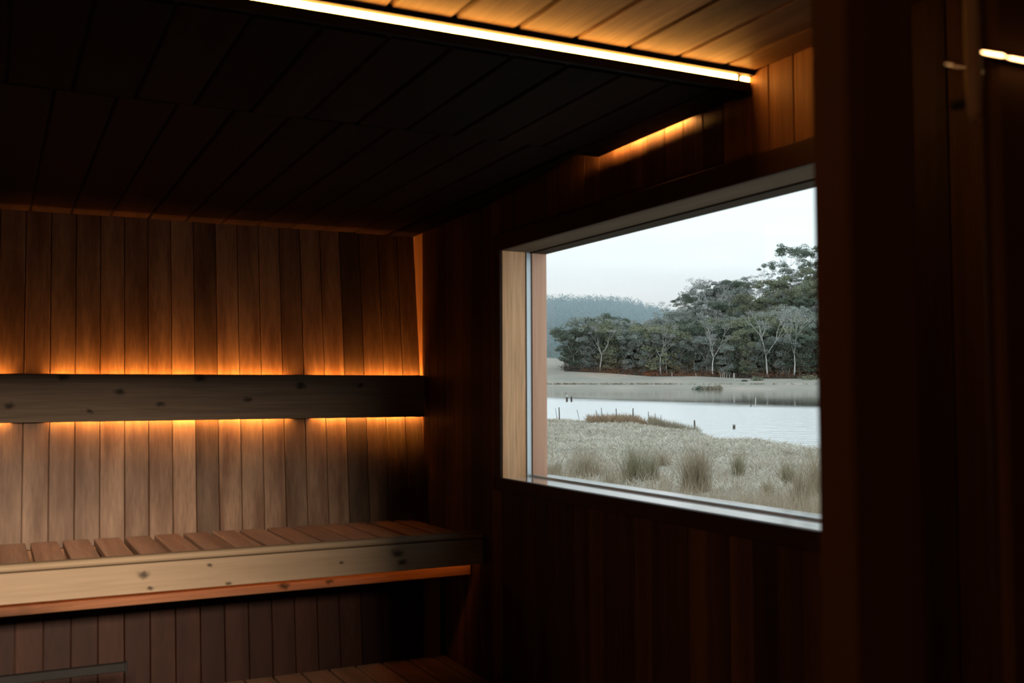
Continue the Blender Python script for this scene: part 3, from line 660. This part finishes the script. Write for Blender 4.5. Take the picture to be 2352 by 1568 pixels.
def make_tree(kind, leaf):
    """real-size eucalypt, about 30 m, foot at the origin; returns the tree object with its foliage child"""
    mb = MB(); tips = []
    if kind == 'bushy': th, r, dep, sp = random.uniform(7, 10), .38, 2, .75
    elif kind == 'tall': th, r, dep, sp = random.uniform(14, 18), .36, 2, .55
    else: th, r, dep, sp = random.uniform(9, 12), .34, 3, .55
    limb(mb, Vector((0, 0, -1)), Vector((random.uniform(-.06, .06), random.uniform(-.06, .06), 1)).normalized(), th, r, 0, tips, n=7)
    top = tips[0]; tips = []
    for k in range(3 if kind != 'bushy' else 4):
        a = k * 2.1 + random.uniform(-.5, .5); d = Vector((math.cos(a) * sp, math.sin(a) * sp, 1)).normalized()
        limb(mb, top, d, random.uniform(6, 9), r * .55, dep, tips, sp)
    t = mb.build('eucalyptus_tree', BARK if kind != 'bushy' else BARKD, smooth=True)
    tp = [(p.x, p.y, p.z, random.uniform(1.6, 3.0)) for p in tips]
    if kind == 'bushy':
        tp += [(random.gauss(0, 2.6), random.gauss(0, 2.6), random.uniform(1.5, 22), random.uniform(1.5, 2.7)) for _ in range(48)]
        V, f = leaf_cloud(tp, 120, .40, .75)
    elif kind == 'tall': 
        tp += [(random.gauss(0, 2.2), random.gauss(0, 2.2), random.uniform(14, 24), random.uniform(1.6, 2.6)) for _ in range(6)]; V, f = leaf_cloud(tp, 130, .36, .7)
    else: V, f = leaf_cloud([(a, b_, c, r_ * .8) for a, b_, c, r_ in tp], 30, .26)
    rawmesh('foliage', V, f, leaf, parent=t)
    return t
protos = {}
for nm, kind, leaf, cnt in (('dark', 'bushy', LEAF[0], 4), ('olive', 'bushy', LEAF[1], 3), ('tall', 'tall', LEAF[0], 3), ('grey', 'bushy', LEAF[2], 3), ('pale', 'tall', LEAF[2], 3), ('bare', 'bare', TWIG, 3)):
    protos[nm] = [make_tree(kind, leaf) for _ in range(cnt)]
used = set()
def place_tree(nm, px, s, hpx, label, group):
    src = random.choice(protos[nm]); top = max(v.co.z for c in src.children for v in c.data.vertices)
    if src.name in used:
        t = src.copy(); COL.objects.link(t)
        for ch in src.children:
            c = ch.copy(); COL.objects.link(c); c.parent = t
    else: t = src; used.add(src.name)
    p = at(px, s, far_py(px, s)); scale = hpx * 1.10 / F * s / top
    t.location = p; t.scale = (scale * random.uniform(.9, 1.15),) * 2 + (scale,); t.rotation_euler = (0, 0, random.uniform(0, 6.28))
    tag(t, label, 'tree', group); return t
# singled-out trees
place_tree('bare', 1638, 716, 118, 'white-trunked forked eucalyptus in front of the forest, below the bare grey tree', None)
place_tree('bare', 1519, 717, 116, 'pale straight-trunked eucalyptus in the forest front, left of centre', None)
place_tree('bare', 1378, 717, 104, 'pale-trunked eucalyptus in the forest front near its left end', None)
place_tree('bare', 1822, 718, 150, 'pale leaning eucalyptus in the forest front at right', None)
place_tree('bare', 1764, 717, 140, 'slim pale eucalyptus in the forest front, left of the leaning one', None)
place_tree('tall', 1808, 940, 128, 'tallest dark eucalyptus with umbrella crown on the skyline at right', None)
place_tree('tall', 1858, 950, 112, 'dark eucalyptus on the skyline beside the dark post', None)
place_tree('tall', 1575, 900, 112, 'dark eucalyptus with flat crown where the skyline starts to climb', None)
place_tree('tall', 1404, 790, 112, 'dark eucalyptus with small high crown standing in front of the hazy hill', None)
place_tree('tall', 1370, 800, 96, 'thin-crowned eucalyptus in front of the hazy hill, left of the small high crown', None)
place_tree('bare', 1612, 930, 118, 'bare grey tree standing against the sky, mid skyline', None)
place_tree('bare', 1645, 940, 108, 'sparse bare tree on the skyline right of the bare grey one', None)
place_tree('olive', 1778, 745, 118, 'large rounded olive eucalyptus crown lower right in the forest', None)
place_tree('dark', 1306, 722, 92, 'dark rounded eucalyptus at the very left end of the forest', None)
ROWS = [(722, 1318, 15, 88, 'front row', ['dark', 'dark', 'grey', 'olive', 'bare']), (745, 1330, 17, 96, 'second row', ['dark', 'olive', 'dark', 'grey', 'pale']),
        (780, 1335, 19, 88, 'third row', ['dark', 'grey', 'olive', 'bare']), (825, 1390, 20, 82, 'middle', ['olive', 'bare', 'grey', 'pale', 'bare']),
        (870, 1440, 20, 80, 'upper middle', ['dark', 'olive', 'grey', 'bare']), (920, 1500, 20, 78, 'upper slope', ['bare', 'grey', 'pale', 'bare', 'olive']),
        (975, 1545, 19, 76, 'skyline', ['grey', 'dark', 'dark', 'pale', 'bare', 'tall'])]
WORD = {'dark': 'dark green bushy eucalyptus', 'olive': 'olive green rounded eucalyptus', 'tall': 'tall dark-crowned eucalyptus', 'pale': 'pale open-crowned eucalyptus', 'grey': 'grey-green bushy eucalyptus', 'bare': 'sparse pale-limbed eucalyptus'}
for s, px0, step, hp, row, kinds in ROWS:
    px = px0
    while px < 2060:
        nm = random.choice(kinds); side = 'left end' if px < 1430 else 'left of centre' if px < 1590 else 'right of centre' if px < 1730 else 'right end'
        place_tree(nm, px, s + random.uniform(-12, 12) if s > 730 else s + random.uniform(-2, 8), hp * random.uniform(.82, 1.18) * (1.0 if nm != 'dark' else .95),
                   f'{WORD[nm]} in the {row} of the forest, {side}', f'{WORD[nm]} trees, {row} of the forest, {side}')
        px += step * random.uniform(.75, 1.25)
for px, s, h in ((1244, 1090, 22), (1262, 1105, 14), (1276, 1100, 26), (1290, 1110, 30)):
    place_tree(random.choice(['pale', 'olive']), px, s, h, 'small distant tree at the foot of the hazy hill', 'small trees at the foot of the hazy hill')

# understorey scrub, hill woodland, shore growth
def clump(name, cs, nper, size, m, lab, cat, squash=.8, kind='stuff', origin=None):
    V, f = leaf_cloud(cs, nper, size, squash)
    o0 = origin or cs[0][:3]; o = rawmesh(name, V - np.array(o0), f, m, loc=o0); return tag(o, lab, cat, None, kind)
cs = []
for i in range(620):
    px = random.uniform(1290, 2060); s = random.uniform(706, 732); p = at(px, s, far_py(px, s)); r = random.uniform(1.4, 4.2); cs.append((p.x, p.y, p.z + r * .3, r))
clump('scrub', cs, 26, .5, SCRUB, 'dark reddish scrub along the foot of the forest', 'scrub')
cs = []
for i in range(5200):
    px = random.uniform(1150, 1640); s = 1350 + 1265 * random.random() ** .6
    p = at(px, s, hill_py(px, s)); r = random.uniform(5, 9) * (.8 + s / 5200); cs.append((p.x, p.y, p.z + r * .5, r))
clump('hill_woodland', cs, 16, 2.1, LEAF[0], 'distant woodland covering the hazy blue hill', 'woodland', 1.5)
cs = []
for i in range(260):
    px = random.choice([random.uniform(1180, 1560), random.uniform(1180, 2000)]); s = 632 + random.uniform(-2, 2); p = at(px, s, far_py(px, s)); r = random.uniform(.5, 1.3) * (1.8 if random.random() < .06 else 1); cs.append((p.x, p.y, p.z + .2, r))
clump('shore_sedge', cs, 22, .30, REEDM, 'thin line of dark sedge across the far field', 'sedge')
for px, py, s, wd, m, lab in ((1602, 893, 586, 3.4, LEAF[0], 'dark green waterside bush on the far shore, left one'), (1625, 889, 588, 3.4, REEDM, 'olive bush right behind the dark waterside bush'),
                              (1652, 890, 590, 3.6, REEDM, 'grey-olive bush on the far shore, right one'), (1711, 876, 668, 1.6, LEAF[0], 'tiny dark bush below the white log'),
                              (1745, 873, 680, 5, LEAF[1], 'low green bush on the far field right of the white log'), (1860, 873, 690, 6, LEAF[1], 'green bush on the far field beside the dark post')):
    p = at(px, s, far_py(px, s)); c = [(p.x + random.gauss(0, wd * .5), p.y + random.gauss(0, wd * .3), p.z + wd * .15, wd * random.uniform(.4, .7)) for _ in range(8)]
    V, f = leaf_cloud(c, 60, .45, .75); tag(rawmesh('waterside_bush', V - np.array(p), f, m, loc=p), lab, 'bush')
for px, ln, lab in ((1686, 12, 'stout white post at the forest edge above the white log'),):
    s = 700; p = at(px, s, far_py(px, s)); mb = MB(); mb.tube([p - Vector((0, 0, .5)), p, p + Vector((0, 0, ln * s / F))], [.55, .5, .45], 8)
    tag(mb.build('fence_post', PALEP, origin=p), lab, 'post')
for px, ln in ((1544, 10), (1599, 9), (1655, 9), (1660, 11), (1664, 12), (1669, 9), (1676, 8)):
    s = 702; p = at(px, s, far_py(px, s)); mb = MB(); mb.tube([p - Vector((0, 0, .5)), p, p + Vector((random.uniform(-.5, .5), 0, ln * s / F))], [.20, .18, .13], 6)
    tag(mb.build('fence_post', PALEP, origin=p), 'thin pale fence stake at the foot of the forest', 'post', 'thin pale fence stakes at the foot of the forest')
s = 672; pts = [at(x_, s, y_) for x_, y_ in ((1684, 878), (1689, 873.5), (1696, 871), (1704, 872), (1711, 876.5))]
mb = MB(); mb.tube(pts, [.25, .35, .38, .3, .15], 7); tag(mb.build('fallen_log', PALEP, origin=pts[2], smooth=True), 'arched white fallen log on the far field', 'log')

# --- valley haze in front of the distant hill
m = bpy.data.materials.new('valley_haze'); m.use_nodes = True; n = m.node_tree; n.nodes.clear()
vsn = n.nodes.new('ShaderNodeVolumeScatter'); vsn.inputs['Color'].default_value = (.58, .84, 1.0, 1); vsn.inputs['Density'].default_value = .0006
oo = n.nodes.new('ShaderNodeOutputMaterial'); n.links.new(vsn.outputs[0], oo.inputs['Volume'])
v = []
for zz in (-40, 215):
    for px, s in ((1020, 1180), (1020, 2500), (1760, 2500), (1760, 1180)):
        p = at(px, s); v.append((p.x, p.y, zz))
hz = rawmesh('haze', v, [(0, 1, 2, 3), (7, 6, 5, 4), (0, 4, 5, 1), (1, 5, 6, 2), (2, 6, 7, 3), (3, 7, 4, 0)], m)
tag(hz, 'blue valley haze hanging in front of the distant hill', 'haze', kind='stuff')
